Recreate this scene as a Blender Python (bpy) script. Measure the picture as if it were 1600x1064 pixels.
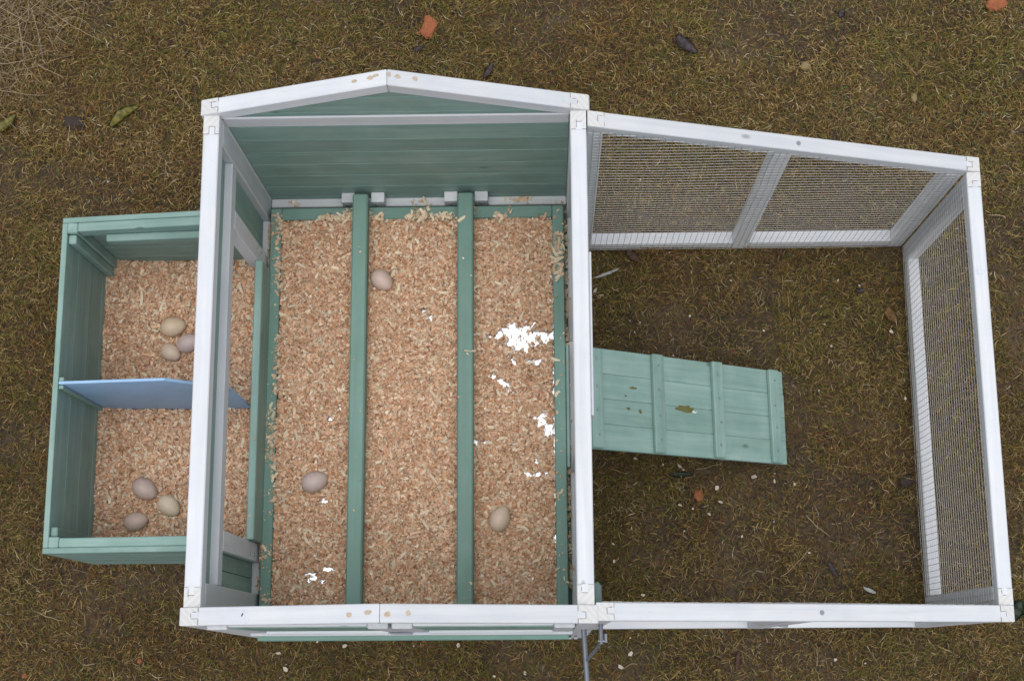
import bpy, bmesh, math, random
import numpy as np
from mathutils import Matrix, Vector, Euler

for o in list(bpy.data.objects):
    bpy.data.objects.remove(o)
S = bpy.context.scene
COL = S.collection

# ------------------------------------------------------------------ camera
CAM_LOC = (.6311, -.0564, 3.3644)
CAM_ROT = (.2143, .0235, -.0056)
cam_d = bpy.data.cameras.new('camera')
cam_d.sensor_width = 36
cam_d.lens = 2273.74 * 36 / 1600
cam_d.clip_start = .05
cam_d.clip_end = 500
cam = bpy.data.objects.new('camera', cam_d)
cam.location = CAM_LOC
cam.rotation_euler = CAM_ROT
COL.objects.link(cam)
S.camera = cam
S.render.resolution_x = 1024
S.render.resolution_y = 680

# ------------------------------------------------------------------ overcast sky and veiled sun
SUN_EL, SUN_AZ = math.radians(82), math.radians(180)
world = bpy.data.worlds.new('World')
S.world = world
world.use_nodes = True
wn, wl = world.node_tree.nodes, world.node_tree.links
wn.clear()
sky = wn.new('ShaderNodeTexSky')
sky.sky_type = 'NISHITA'
sky.sun_disc = False
sky.sun_elevation = SUN_EL
sky.sun_rotation = SUN_AZ
sky.air_density = 1.6
sky.dust_density = 6.0
sky.ozone_density = 1.0
hs = wn.new('ShaderNodeHueSaturation')
hs.inputs['Saturation'].default_value = .34
bg = wn.new('ShaderNodeBackground')
bg.inputs['Strength'].default_value = .135
wo = wn.new('ShaderNodeOutputWorld')
wl.new(sky.outputs[0], hs.inputs['Color'])
veil = wn.new('ShaderNodeMix')            # even cloud cover over the sky
veil.data_type = 'RGBA'
veil.inputs[0].default_value = .65
veil.inputs[7].default_value = (5.6, 5.95, 6.55, 1)
wl.new(hs.outputs[0], veil.inputs[6])
wl.new(veil.outputs[2], bg.inputs['Color'])
wl.new(bg.outputs[0], wo.inputs['Surface'])
sun_d = bpy.data.lights.new('sun', 'SUN')
sun_d.energy = 1.1
sun_d.angle = math.radians(50)
sun_d.color = (1, .985, .96)
sun = bpy.data.objects.new('sun', sun_d)
sun.rotation_euler = Euler((math.pi / 2 - SUN_EL, 0, math.pi - SUN_AZ))
COL.objects.link(sun)
S.view_settings.view_transform = 'Standard'
S.view_settings.look = 'None'
S.view_settings.gamma = 1
S.view_settings.exposure = 0
S.view_settings.use_curve_mapping = False

# photograph pixel -> point on a level plane; used only to survey where things stand
_M = np.array(Euler(CAM_ROT).to_matrix())
def at(u, v, z=0.0):
    d = _M @ np.array([(u - 800) / 2273.74, -(v - 532) / 2273.74, -1.0])
    t = (z - CAM_LOC[2]) / d[2]
    p = np.array(CAM_LOC) + t * d
    return float(p[0]), float(p[1])

R = random.Random(7)
NR = np.random.default_rng(11)
_tab = np.random.default_rng(3).random((256, 256))
def vn(x, y, freq, seed=0):
    x = np.asarray(x, float) * freq + seed * 17.31
    y = np.asarray(y, float) * freq + seed * 9.77
    xi = np.floor(x).astype(int); yi = np.floor(y).astype(int)
    fx = x - xi; fy = y - yi
    fx = fx * fx * (3 - 2 * fx); fy = fy * fy * (3 - 2 * fy)
    a = _tab[xi % 256, yi % 256]; b = _tab[(xi + 1) % 256, yi % 256]
    c = _tab[xi % 256, (yi + 1) % 256]; d = _tab[(xi + 1) % 256, (yi + 1) % 256]
    return (a * (1 - fx) + b * fx) * (1 - fy) + (c * (1 - fx) + d * fx) * fy

# ------------------------------------------------------------------ materials
def nt(name):
    m = bpy.data.materials.new(name)
    m.use_nodes = True
    n, l = m.node_tree.nodes, m.node_tree.links
    b = n['Principled BSDF']
    return m, n, l, b

def ramp(n, stops):
    r = n.new('ShaderNodeValToRGB')
    e = r.color_ramp.elements
    while len(e) < len(stops):
        e.new(.5)
    for k, (p, c) in enumerate(stops):
        e[k].position = p
        e[k].color = (*c, 1) if len(c) == 3 else c
    return r

def mix(n, l, fac, a, b, mode='MIX'):
    m = n.new('ShaderNodeMix')
    m.data_type = 'RGBA'
    m.blend_type = mode
    for k, v in ((0, fac), (6, a), (7, b)):
        if isinstance(v, bpy.types.NodeSocket):
            l.new(v, m.inputs[k])
        elif k == 0:
            m.inputs[0].default_value = v
        else:
            m.inputs[k].default_value = (*v, 1)
    return m.outputs[2]

def coords(n, l, scale, spread=30):
    tc = n.new('ShaderNodeTexCoord')
    oi = n.new('ShaderNodeObjectInfo')
    sc = n.new('ShaderNodeMath'); sc.operation = 'MULTIPLY'; sc.inputs[1].default_value = spread
    l.new(oi.outputs['Random'], sc.inputs[0])
    ad = n.new('ShaderNodeVectorMath'); ad.operation = 'ADD'
    l.new(tc.outputs['Object'], ad.inputs[0]); l.new(sc.outputs[0], ad.inputs[1])
    mp = n.new('ShaderNodeMapping'); mp.inputs['Scale'].default_value = scale
    l.new(ad.outputs[0], mp.inputs['Vector'])
    return mp.outputs[0], ad.outputs[0], oi.outputs['Random']

def noise(n, l, vec, scale, detail=4, rough=.55, dist=0):
    t = n.new('ShaderNodeTexNoise')
    t.inputs['Scale'].default_value = scale
    t.inputs['Detail'].default_value = detail
    t.inputs['Roughness'].default_value = rough
    t.inputs['Distortion'].default_value = dist
    l.new(vec, t.inputs['Vector'])
    return t.outputs['Fac']

def wood(name, base, dark, light, wear, knots=.75, wearamt=.25, rough=.55, grain=.5, specks=.5, tint=((.93, .95, .93), (1.06, 1.04, 1.05))):
    m, n, l, b = nt(name)
    vec, raw, rnd = coords(n, l, (3.0, 60, 60))
    g = noise(n, l, vec, 1.0, 5, .6, .4)
    r1 = ramp(n, [(.3, (0, 0, 0)), (.7, (1, 1, 1))])
    l.new(g, r1.inputs[0])
    c = mix(n, l, r1.outputs[0], dark, light)
    c = mix(n, l, grain, base, c)
    mp2 = n.new('ShaderNodeMapping'); mp2.inputs['Scale'].default_value = (7, 22, 22); l.new(raw, mp2.inputs[0])
    # per piece tint
    hv = n.new('ShaderNodeHueSaturation')
    mr = n.new('ShaderNodeMapRange'); mr.inputs[3].default_value = .90; mr.inputs[4].default_value = 1.07
    l.new(rnd, mr.inputs[0]); l.new(mr.outputs[0], hv.inputs['Value']); l.new(c, hv.inputs['Color'])
    c = hv.outputs[0]
    # thin paint / wear
    w = noise(n, l, mp2.outputs[0], 1.3, 6, .7)
    r2 = ramp(n, [(.56, (0, 0, 0)), (.74, (1, 1, 1))]); l.new(w, r2.inputs[0])
    ml = n.new('ShaderNodeMath'); ml.operation = 'MULTIPLY'; ml.inputs[1].default_value = wearamt
    l.new(r2.outputs[0], ml.inputs[0])
    c = mix(n, l, ml.outputs[0], c, wear)
    # knots
    if knots < 1:
        vo = n.new('ShaderNodeTexVoronoi'); vo.inputs['Scale'].default_value = 1
        mp3 = n.new('ShaderNodeMapping'); sx = n.new('ShaderNodeSeparateXYZ'); l.new(raw, sx.inputs[0])
        sy_ = n.new('ShaderNodeMath'); sy_.operation = 'ADD'; l.new(sx.outputs[1], sy_.inputs[0]); l.new(sx.outputs[2], sy_.inputs[1])
        cb_ = n.new('ShaderNodeCombineXYZ'); l.new(sx.outputs[0], cb_.inputs[0]); l.new(sy_.outputs[0], cb_.inputs[1])
        mp3.inputs['Scale'].default_value = (6.0, 13, 1); l.new(cb_.outputs[0], mp3.inputs[0])
        vo.voronoi_dimensions = '2D'; l.new(mp3.outputs[0], vo.inputs['Vector'])
        sp = n.new('ShaderNodeSeparateColor'); l.new(vo.outputs['Color'], sp.inputs[0])
        gt = n.new('ShaderNodeMath'); gt.operation = 'GREATER_THAN'; gt.inputs[1].default_value = knots
        l.new(sp.outputs[0], gt.inputs[0])
        kr = ramp(n, [(.03, (1, 1, 1)), (.075, (0, 0, 0))]); l.new(vo.outputs['Distance'], kr.inputs[0])
        km = n.new('ShaderNodeMath'); km.operation = 'MULTIPLY'; l.new(gt.outputs[0], km.inputs[0]); l.new(kr.outputs[0], km.inputs[1])
        km2 = n.new('ShaderNodeMath'); km2.operation = 'MULTIPLY'; km2.inputs[1].default_value = .75; l.new(km.outputs[0], km2.inputs[0])
        c = mix(n, l, km2.outputs[0], c, tuple(x * .38 for x in base))
    # specks of dirt and faint scuffs
    sn = noise(n, l, raw, 210, 3, .6)
    sr = ramp(n, [(.70, (0, 0, 0)), (.76, (1, 1, 1))]); l.new(sn, sr.inputs[0])
    sm = n.new('ShaderNodeMath'); sm.operation = 'MULTIPLY'; sm.inputs[1].default_value = specks; l.new(sr.outputs[0], sm.inputs[0])
    c = mix(n, l, sm.outputs[0], c, tuple(x * .45 for x in base))
    bn = noise(n, l, raw, 14, 4, .6)
    br = ramp(n, [(.35, tint[0]), (.65, tint[1])]); l.new(bn, br.inputs[0])
    c = mix(n, l, 1.0, c, br.outputs[0], 'MULTIPLY')
    l.new(c, b.inputs['Base Color'])
    b.inputs['Roughness'].default_value = rough
    bp = n.new('ShaderNodeBump'); bp.inputs['Strength'].default_value = .25; bp.inputs['Distance'].default_value = .001
    l.new(g, bp.inputs['Height']); l.new(bp.outputs[0], b.inputs['Normal'])
    return m

GREEN = wood('green_paint', (.238, .368, .325), (.188, .305, .268), (.288, .420, .374), (.37, .42, .35), .82, .45, .55, .85, .5, ((.88, .92, .90), (1.10, 1.06, 1.08)))
TEAL = wood('teal_paint', (.165, .290, .242), (.135, .25, .208), (.20, .33, .278), (.27, .36, .28), .93, .18)
WHITE = wood('white_paint', (.695, .71, .74), (.60, .615, .645), (.745, .76, .785), (.60, .55, .52), .90, .32, .5, .75, .4, ((.955, .965, .985), (1.03, 1.015, 1.0)))
for mm in (WHITE,):
    pass

def plain(name, col, rough=.5, metal=0, var=.15, sc=80, bump=0):
    m, n, l, b = nt(name)
    vec, raw, rnd = coords(n, l, (sc, sc, sc))
    f = noise(n, l, vec, 1, 4)
    c = mix(n, l, f, tuple(x * (1 - var) for x in col), tuple(min(1, x * (1 + var)) for x in col))
    l.new(c, b.inputs['Base Color'])
    b.inputs['Roughness'].default_value = rough
    b.inputs['Metallic'].default_value = metal
    if bump:
        bp = n.new('ShaderNodeBump'); bp.inputs['Strength'].default_value = bump; bp.inputs['Distance'].default_value = .003
        l.new(f, bp.inputs['Height']); l.new(bp.outputs[0], b.inputs['Normal'])
    return m

def endgrain_mat():
    m, n, l, b = nt('end_grain')
    vec, raw, rnd = coords(n, l, (1, 1, .2))
    w = n.new('ShaderNodeTexWave'); w.wave_type = 'RINGS'; w.rings_direction = 'Z'
    w.inputs['Scale'].default_value = 34; w.inputs['Distortion'].default_value = 2.5; w.inputs['Detail'].default_value = 2
    l.new(vec, w.inputs['Vector'])
    c = mix(n, l, w.outputs['Fac'], (.69, .69, .69), (.648, .63, .60))
    l.new(c, b.inputs['Base Color']); b.inputs['Roughness'].default_value = .7
    return m
ENDG = endgrain_mat()
DARK = plain('joint_gap_dark', (.05, .045, .04), .9)
GAP = plain('joint_gap_grey', (.13, .115, .10), .9)
BARE = plain('bare_wood', (.54, .43, .32), .7, 0, .5, 160)
STEEL = plain('galvanised_steel', (.40, .42, .46), .35, .9, .12, 60)
GREYROD = plain('grey_metal', (.20, .215, .25), .42, .55, .12, 50)
WIRE = plain('galvanised_wire', (.60, .585, .55), .4, .8, .15, 30)
BLUE = plain('blue_board', (.35, .55, .83), .5, 0, .16, 22)
def sheet_mat():
    m, n, l, b = nt('tray_sheet_metal')
    vec, raw, rnd = coords(n, l, (14, 14, 14))
    f = noise(n, l, vec, 1, 3)
    f9 = noise(n, l, vec, 9, 4)
    l.new(mix(n, l, f9, (.50, .52, .55), (.74, .76, .79)), b.inputs['Base Color'])
    b.inputs['Metallic'].default_value = 1
    mr = n.new('ShaderNodeMapRange'); mr.inputs[3].default_value = .2; mr.inputs[4].default_value = .38
    l.new(f, mr.inputs[0]); l.new(mr.outputs[0], b.inputs['Roughness'])
    return m
SHEET = sheet_mat()

def attr_mat(name, rough=.8, spec=.3, nz=0):
    m, n, l, b = nt(name)
    a = n.new('ShaderNodeAttribute'); a.attribute_name = 'col'
    c = a.outputs['Color']
    if nz:
        tc = n.new('ShaderNodeTexCoord')
        f = noise(n, l, tc.outputs['Object'], nz, 3)
        c = mix(n, l, f, c, mix(n, l, 1.0, c, (.55, .5, .45), 'MULTIPLY'))
    l.new(c, b.inputs['Base Color'])
    b.inputs['Roughness'].default_value = rough
    b.inputs['Specular IOR Level'].default_value = spec
    return m
GRASSM = attr_mat('grass_blades', .75, .25)
SHAVEM = attr_mat('shavings', .75, .25)

# ------------------------------------------------------------------ object helpers
WM = {}
def link(name, data, parent=None, world_m=None):
    o = bpy.data.objects.new(name, data)
    COL.objects.link(o)
    w = world_m if world_m is not None else Matrix.Identity(4)
    if parent is not None:
        o.parent = parent
        o.matrix_parent_inverse = Matrix.Identity(4)
        o.matrix_basis = WM[parent.name].inverted() @ w
    else:
        o.matrix_basis = w
    WM[o.name] = w
    return o

def tag(o, label, cat, group=None, kind=None):
    o['label'] = label
    if cat: o['category'] = cat
    if group: o['group'] = group
    if kind: o['kind'] = kind
    return o

def empty(name, loc, rot=(0, 0, 0), parent=None):
    o = link(name, None, parent, Matrix.Translation(loc) @ Euler(rot).to_matrix().to_4x4())
    o.empty_display_size = .05
    return o

def mesh_from_bm(name, bm, mat, smooth=False):
    me = bpy.data.meshes.new(name)
    bm.to_mesh(me); bm.free()
    if mat: me.materials.append(mat)
    if smooth:
        for p in me.polygons: p.use_smooth = True
    return me

def box_bm(lx, ly, lz, bev=.0015):
    bm = bmesh.new()
    bmesh.ops.create_cube(bm, size=1)
    bmesh.ops.scale(bm, vec=(lx, ly, lz), verts=bm.verts)
    if bev and min(lx, ly, lz) > bev * 2.5:
        bmesh.ops.bevel(bm, geom=list(bm.edges), offset=bev, segments=1, affect='EDGES')
    return bm

def timber(name, x, y, z, mat, parent, bev=.0018, jit=0):
    """axis aligned timber; the mesh's own X runs along its grain"""
    d = [x[1] - x[0], y[1] - y[0], z[1] - z[0]]
    c = Vector(((x[0] + x[1]) / 2, (y[0] + y[1]) / 2, (z[0] + z[1]) / 2))
    ax = d.index(max(d))
    if ax == 0:
        rot = Matrix.Identity(4); s = d
    elif ax == 1:
        rot = Matrix.Rotation(math.pi / 2, 4, 'Z'); s = [d[1], d[0], d[2]]
    else:
        rot = Matrix.Rotation(-math.pi / 2, 4, 'Y'); s = [d[2], d[1], d[0]]
    me = mesh_from_bm(name, box_bm(*s, bev), mat)
    if jit:
        rot = Matrix.Rotation(R.uniform(-jit, jit), 4, 'Z') @ rot
    return link(name, me, parent, Matrix.Translation(c) @ rot)

def prism(name, pts, y0, y1, mat, parent, ang=0, bev=.0015):
    """polygon in the XZ plane given thickness along Y; ang turns the grain"""
    cx = sum(p[0] for p in pts) / len(pts); cz = sum(p[1] for p in pts) / len(pts)
    rot = Matrix.Rotation(-ang, 4, 'Y'); inv = rot.inverted()
    cy = (y0 + y1) / 2
    bm = bmesh.new()
    lo = [bm.verts.new(inv @ Vector((p[0] - cx, y0 - cy, p[1] - cz))) for p in pts]
    hi = [bm.verts.new(inv @ Vector((p[0] - cx, y1 - cy, p[1] - cz))) for p in pts]
    n = len(pts)
    bm.faces.new(lo); bm.faces.new(hi[::-1])
    for k in range(n):
        bm.faces.new((lo[k], hi[k], hi[(k + 1) % n], lo[(k + 1) % n]))
    bmesh.ops.recalc_face_normals(bm, faces=bm.faces)
    if bev:
        bmesh.ops.bevel(bm, geom=list(bm.edges), offset=bev, segments=1, affect='EDGES')
    return link(name, mesh_from_bm(name, bm, mat), parent, Matrix.Translation((cx, cy, cz)) @ rot)

def disc_bm(r, h, seg=10):
    bm = bmesh.new()
    bmesh.ops.create_cone(bm, cap_ends=True, segments=seg, radius1=r, radius2=r * .8, depth=h)
    return bm
SCREW = mesh_from_bm('screw', disc_bm(.0038, .0018), STEEL)
SLOT = mesh_from_bm('screw_slot', box_bm(.0042, .001, .0006, 0), DARK)
def screw(parent, p, nrm=(0, 0, 1)):
    q = Vector((0, 0, 1)).rotation_difference(Vector(nrm)).to_matrix().to_4x4()
    return link('screw', SCREW, parent, Matrix.Translation(p) @ q)

def bar(name, p0, p1, r, mat, parent, seg=8):
    p0, p1 = Vector(p0), Vector(p1)
    bm = bmesh.new()
    bmesh.ops.create_cone(bm, cap_ends=True, segments=seg, radius1=r, radius2=r, depth=(p1 - p0).length)
    q = Vector((0, 0, 1)).rotation_difference((p1 - p0).normalized()).to_matrix().to_4x4()
    return link(name, mesh_from_bm(name, bm, mat, False), parent, Matrix.Translation((p0 + p1) / 2) @ q)

def joint(parent, wm, length, w, h, end, cap, mat=WHITE, flip=1):
    """finger joint on the top of a rail: post end grain, the rail's tongue, the gap round it (rail's own frame)"""
    e = end
    x_end = e * length / 2
    xc = x_end - e * cap / 2
    zt = h / 2
    m = link('end_grain', mesh_from_bm('end_grain', box_bm(cap, w * .97, .0012, 0), ENDG), parent, wm @ Matrix.Translation((xc, 0, zt + .0002)))
    tl = cap * .40; tw = w * .36
    x_in = x_end - e * cap
    link('tongue', mesh_from_bm('tongue', box_bm(tl * 1.06, tw, .0012, 0), mat), parent, wm @ Matrix.Translation((x_in + e * tl * .47, flip * w * .06, zt + .0006)))
    bm = bmesh.new()
    def add(cx, cy, lx, ly):
        bb = bmesh.ops.create_cube(bm, size=1)['verts']
        bmesh.ops.scale(bm, vec=(lx, ly, .0012), verts=bb)
        bmesh.ops.translate(bm, vec=(cx, cy, zt + .0008), verts=bb)
    g = .0008
    cy = flip * w * .06
    add(x_in + e * tl, cy, g, tw * R.choice((1, 1, .6)))
    add(x_in + e * tl * (.5 if R.random() < .6 else .75), cy + tw / 2, tl * (1 if R.random() < .5 else .5), g)
    if R.random() < .4: add(x_in + e * tl / 2, cy - tw / 2, tl, g * .7)
    for q_ in (-1, 1):
        wd_ = w / 2 - tw / 2
        add(x_in, cy * .5 + q_ * (tw / 2 + wd_ / 2) * .98, g * .4, wd_ * .9)
    link('joint_gap', mesh_from_bm('joint_gap', bm, GAP), parent, wm)

# ------------------------------------------------------------------ ground sheet
def axis(lo, hi, step, far):
    a = list(np.arange(lo, hi + 1e-6, step))
    out = [-far, -far * .4, -8, -4, -2.2]
    pre = [v for v in out if v < lo - .1]
    post = [v for v in (2.8, 4, 8, far * .4, far) if v > hi + .1]
    return np.array(pre + a + post)
gx = axis(-1.0, 2.1, .0125, 60); gy = axis(-.5, 1.8, .0125, 60)
GXm, GYm = np.meshgrid(gx, gy, indexing='xy')
def ground_z(x, y):
    z = (vn(x, y, 6, 1) - .5) * .012 + (vn(x, y, 22, 2) - .5) * .008 + (vn(x, y, 60, 3) - .5) * .005
    return z - .006
gz = ground_z(GXm, GYm)
nx, ny = len(gx), len(gy)
gv = np.stack([GXm, GYm, gz], -1).reshape(-1, 3)
idx = np.arange(nx * ny).reshape(ny, nx)
gf = np.stack([idx[:-1, :-1], idx[:-1, 1:], idx[1:, 1:], idx[1:, :-1]], -1).reshape(-1, 4)

def np_mesh(name, v, quads=None, tris=None, col=None, mat=None, smooth=False):
    me = bpy.data.meshes.new(name)
    nq = 0 if quads is None else len(quads); ntr = 0 if tris is None else len(tris)
    me.vertices.add(len(v)); me.vertices.foreach_set('co', np.asarray(v, np.float32).ravel())
    loops = []
    if nq: loops.append(np.asarray(quads).ravel())
    if ntr: loops.append(np.asarray(tris).ravel())
    loops = np.concatenate(loops).astype(np.int32)
    me.loops.add(len(loops)); me.loops.foreach_set('vertex_index', loops)
    st = np.concatenate([np.arange(nq) * 4, nq * 4 + np.arange(ntr) * 3]).astype(np.int32)
    tot = np.concatenate([np.full(nq, 4), np.full(ntr, 3)]).astype(np.int32)
    me.polygons.add(nq + ntr); me.polygons.foreach_set('loop_start', st)
    try: me.polygons.foreach_set('loop_total', tot)
    except Exception: pass
    if smooth: me.polygons.foreach_set('use_smooth', np.ones(nq + ntr, bool))
    me.update(calc_edges=True)
    if col is not None:
        at_ = me.attributes.new('col', 'FLOAT_COLOR', 'POINT')
        c4 = np.ones((len(v), 4), np.float32); c4[:, :3] = col
        at_.data.foreach_set('color', c4.ravel())
    if mat: me.materials.append(mat)
    me.validate()
    return me

def soil_mat():
    m, n, l, b = nt('soil')
    tc = n.new('ShaderNodeTexCoord')
    a = noise(n, l, tc.outputs['Object'], 5, 5, .6)
    f = noise(n, l, tc.outputs['Object'], 120, 6, .7)
    r1 = ramp(n, [(.35, (.05, .033, .019)), (.55, (.086, .058, .034)), (.7, (.118, .084, .054))]); l.new(a, r1.inputs[0])
    r2 = ramp(n, [(.36, (.3, .28, .26)), (.62, (1.35, 1.3, 1.2))]); l.new(f, r2.inputs[0])
    c = mix(n, l, 1.0, r1.outputs[0], r2.outputs[0], 'MULTIPLY')
    l.new(c, b.inputs['Base Color'])
    b.inputs['Roughness'].default_value = .85
    bp = n.new('ShaderNodeBump'); bp.inputs['Strength'].default_value = .7; bp.inputs['Distance'].default_value = .006
    l.new(f, bp.inputs['Height']); l.new(bp.outputs[0], b.inputs['Normal'])
    return m
g = link('ground', np_mesh('ground', gv, quads=gf, mat=soil_mat(), smooth=True))
g['kind'] = 'structure'; g['label'] = 'bare brown soil under the dead lawn'

# ------------------------------------------------------------------ the coop
coop = empty('chicken_coop', (.6, .48, 0))
tag(coop, 'open topped green and white wooden chicken coop with nest box and wire run', 'chicken coop')
W, L, HE, HR = .72, .957, .833, .968
SL = math.atan2(HR - HE, W / 2)
PITCH = .0715
ZJ = [.40 + PITCH * k for k in range(-2, 9)]        # board joints in the gable walls

def top_at(x):
    return HE + (HR - HE) * (1 - abs(x - W / 2) / (W / 2))

def gable(y_in, y_out, label):
    wall = empty('gable_wall', (W / 2, (y_in + y_out) / 2, 0), parent=coop)
    wall['label'] = label
    lo, hi = min(y_in, y_out), max(y_in, y_out)
    sgn = 1 if y_out > y_in else -1
    dep = .030
    for s in (0, 1):
        pts = [(0, HE), (W / 2 - .0004, HR), (W / 2 - .0004, HR - dep - .004), (.0, HE - dep - .004)]
        if s: pts = [(W - a, b_) for a, b_ in pts][::-1]
        a = SL if not s else -SL
        o = prism('gable_rail', pts, lo, hi, WHITE, wall, a)
        ln = (W / 2) / math.cos(SL)
        wm = Matrix.Translation(((W / 4 if not s else 3 * W / 4), (lo + hi) / 2, (HE + HR) / 2)) @ Matrix.Rotation(-a, 4, 'Y')
        joint(wall, wm, ln * .985, hi - lo, 0.0, -1 if not s else 1, .035, WHITE, -1 if s else 1)
    for x0 in (0, W - .036):
        timber('post', (x0, x0 + .036), (lo, hi), (.0, HE - dep + .001), WHITE, wall)
    # boards clipped to the gable
    b0, b1 = (y_in + sgn * .004, y_in + sgn * .015)
    if b0 > b1: b0, b1 = b1, b0
    zs = [.29] + [z for z in ZJ if .30 < z < HR - .05] + [HR - .02]
    for z0, z1 in zip(zs[:-1], zs[1:]):
        x0, x1 = .0365, W - .0365
        def half(z):
            t = max(0, min(1, 1 - (z + .018 - HE) / (HR - HE))) if z + .018 > HE else 1
            h = (W / 2) * t
            return max(W / 2 - h, x0), min(W / 2 + h, x1)
        la, lb = half(z0); ua, ub = half(z1)
        pts = [(la, z0 + .0006), (lb, z0 + .0006), (ub, z1 - .0006), (ua, z1 - .0006)]
        if ub - ua < .004:
            pts = [(la, z0 + .0006), (lb, z0 + .0006), (W / 2, z1 - .0006)]
        elif z0 < HE - .018 < z1:
            pts = [(la, z0 + .0006), (lb, z0 + .0006), (x1, HE - .018), (ub, z1 - .0006), (ua, z1 - .0006), (x0, HE - .018)]
        prism('board', pts, b0, b1, GREEN, wall, 0, .0011)
    return wall

back = gable(L - .030, L, 'back gable wall of green boards in a white frame')
timber('cross_rail', (.0368, W - .0368), (.9262, .9308), (.772, .8175), WHITE, back)
timber('ledge_rail', (.0368, W - .0368), (.9110, .9305), (.27, .318), WHITE, back)
for k, x0 in enumerate((.196, .2605, .4190, .4850)):
    timber('perch_block', (x0, x0 + .0285), (.9085, .9303), (.3185, .357), WHITE, back, .001)
    screw(back, (x0 + .014 + R.uniform(-.004, .004), .9080, .338), (0, -1, 0))

front = gable(.031, 0, 'front gable wall with white framed doors')
# doors, drawer front, sole on the outside of the front wall
for x0, x1 in ((.040, .356), (.362, .680)):
    timber('door_stile', (x0, x0 + .036), (-.006, .006), (.405, .80), WHITE, front)
    timber('door_stile', (x1 - .036, x1), (-.006, .006), (.405, .80), WHITE, front)
    timber('door_rail', (x0 + .0365, x1 - .0365), (-.0085, .006), (.405, .445), WHITE, front)
    timber('door_rail', (x0 + .0365, x1 - .0365), (-.0015, .006), (.765, .80), WHITE, front)
    timber('door_panel', (x0 + .030, x1 - .030), (-.0030, .005), (.43, .77), GREEN, front)
timber('front_rail', (.0365, W - .0365), (-.011, .0075), (.372, .402), WHITE, front)
timber('drawer_front', (.045, .676), (-.0205, .004), (.285, .369), TEAL, front)
timber('sole_rail', (.002, W - .002), (-.0125, -.0006), (.0, .05), WHITE, front)
bar('latch', (.3400, -.0105, .60), (.3800, -.0105, .585), .0022, STEEL, front)
for x0 in (.341, .379):
    screw(front, (x0, -.0085, .592), (0, -1, 0))
for x0 in (.662, .674, .686):
    bar('hinge', (x0, -.017, .36), (x0 + .007, -.017, .36), .0045, STEEL, front)
    screw(front, (x0 + .003, -.018, .345), (0, -1, 0))
for x0 in (.0005, W - .0365):        # splayed outer legs of the front wall
    link('leg', mesh_from_bm('leg', box_bm(.80, .012, .036, .0015), WHITE), front,
         Matrix.Translation((x0 + .018, -.0010, .40)) @ Matrix.Rotation(-math.atan2(.014, .80), 4, 'X') @ Matrix.Rotation(-math.pi / 2, 4, 'Y'))
# plugs and knots bared by wear in the gable rails
def blot(parent, c, rx_, ry_, nrm_ang, mat, name='bare_patch', sy=0):
    bm = bmesh.new()
    vs = []
    for k in range(14):
        a = k / 14 * math.tau
        rr = R.uniform(.75, 1.15)
        vs.append(bm.verts.new((math.cos(a) * rx_ * rr, math.sin(a) * ry_ * rr, 0)))
    f = bm.faces.new(vs)
    ex = bmesh.ops.extrude_face_region(bm, geom=[f])
    bmesh.ops.translate(bm, vec=(0, 0, .0007), verts=[v for v in ex['geom'] if isinstance(v, bmesh.types.BMVert)])
    bmesh.ops.recalc_face_normals(bm, faces=bm.faces)
    return link(name, mesh_from_bm(name, bm, mat), parent, Matrix.Translation(c) @ Matrix.Rotation(-nrm_ang, 4, 'Y') @ Matrix.Rotation(sy, 4, 'Z'))
for x, yy, rx_, ry_ in ((.300, L - .013, .006, .0032), (.330, L - .012, .007, .004), (.340, L - .009, .006, .003), (.378, L - .012, .006, .004), (.408, L - .012, .005, .0042), (.364, L - .010, .003, .006)):
    blot(back, (x, yy, top_at(x) + .0002), rx_, ry_, SL if x < W / 2 else -SL, BARE)
for x, yy, rx_, ry_ in ((.308, .014, .0055, .0042), (.340, .017, .0068, .004), (.372, .014, .005, .005), (.405, .016, .0045, .0045)):
    blot(front, (x, yy, top_at(x) + .0002), rx_, ry_, SL if x < W / 2 else -SL, BARE)
RINGM = plain('filler_ring', (.66, .68, .74), .6, 0, .15, 200)
blot(front, (.118, .017, top_at(.118) + .0002), .0075, .0075, SL, RINGM, 'knot_filler')
blot(front, (.118, .017, top_at(.118) + .0007), .0012, .0035, SL, DARK, 'crack', -.5)
blot(front, (.127, .006, top_at(.127) + .0002), .005, .003, SL, RINGM, 'knot_filler', .6)
GREENSM = plain('green_smear', (.55, .68, .64), .6, 0, .2, 200)
blot(back, (.672, L - .014, top_at(.672) + .0001), .0018, .006, -SL, GREENSM, 'paint_smear')

def side(x0, x1, inner, label):
    """long wall: inner = +1 if the room lies towards +X"""
    wall = empty('side_wall', ((x0 + x1) / 2, L / 2, 0), parent=coop)
    wall['label'] = label
    er = timber('eave_rail', (x0, x1), (.0315, .9265), (.799, HE), WHITE, wall)
    wm = WM[er.name]
    joint(wall, wm, .895, x1 - x0, HE - .799, 1, .036, WHITE, -1)
    joint(wall, wm, .895, x1 - x0, HE - .799, -1, .034, WHITE, 1)
    timber('post', (x0, x1), (.880, .9265), (0, .7985), WHITE, wall)
    timber('post', (x0, x1), (.0315, .0745), (0, .7985), WHITE, wall)
    return wall
LX0, LX1 = .006, .0355
left = side(LX0, LX1, 1, 'side wall opening into the nest box')
timber('mid_rail', (.011, .0345), (.075, .8795), (.668, .704), WHITE, left)
timber('panel', (.013, .020), (.075, .8795), (.7045, .7985), GREEN, left, .0008)
for y0, y1 in ((.758, .7965), (.139, .1775)):
    timber('stile', (.008, .0345), (y0, y1), (.3225, .6675), WHITE, left)
    for z in (.42, .38):
        screw(left, (.0352, (y0 + y1) / 2 + (.006 if y0 > .5 else -.006), z + (.03 if y0 > .5 else 0)), (1, 0, 0))
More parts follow.
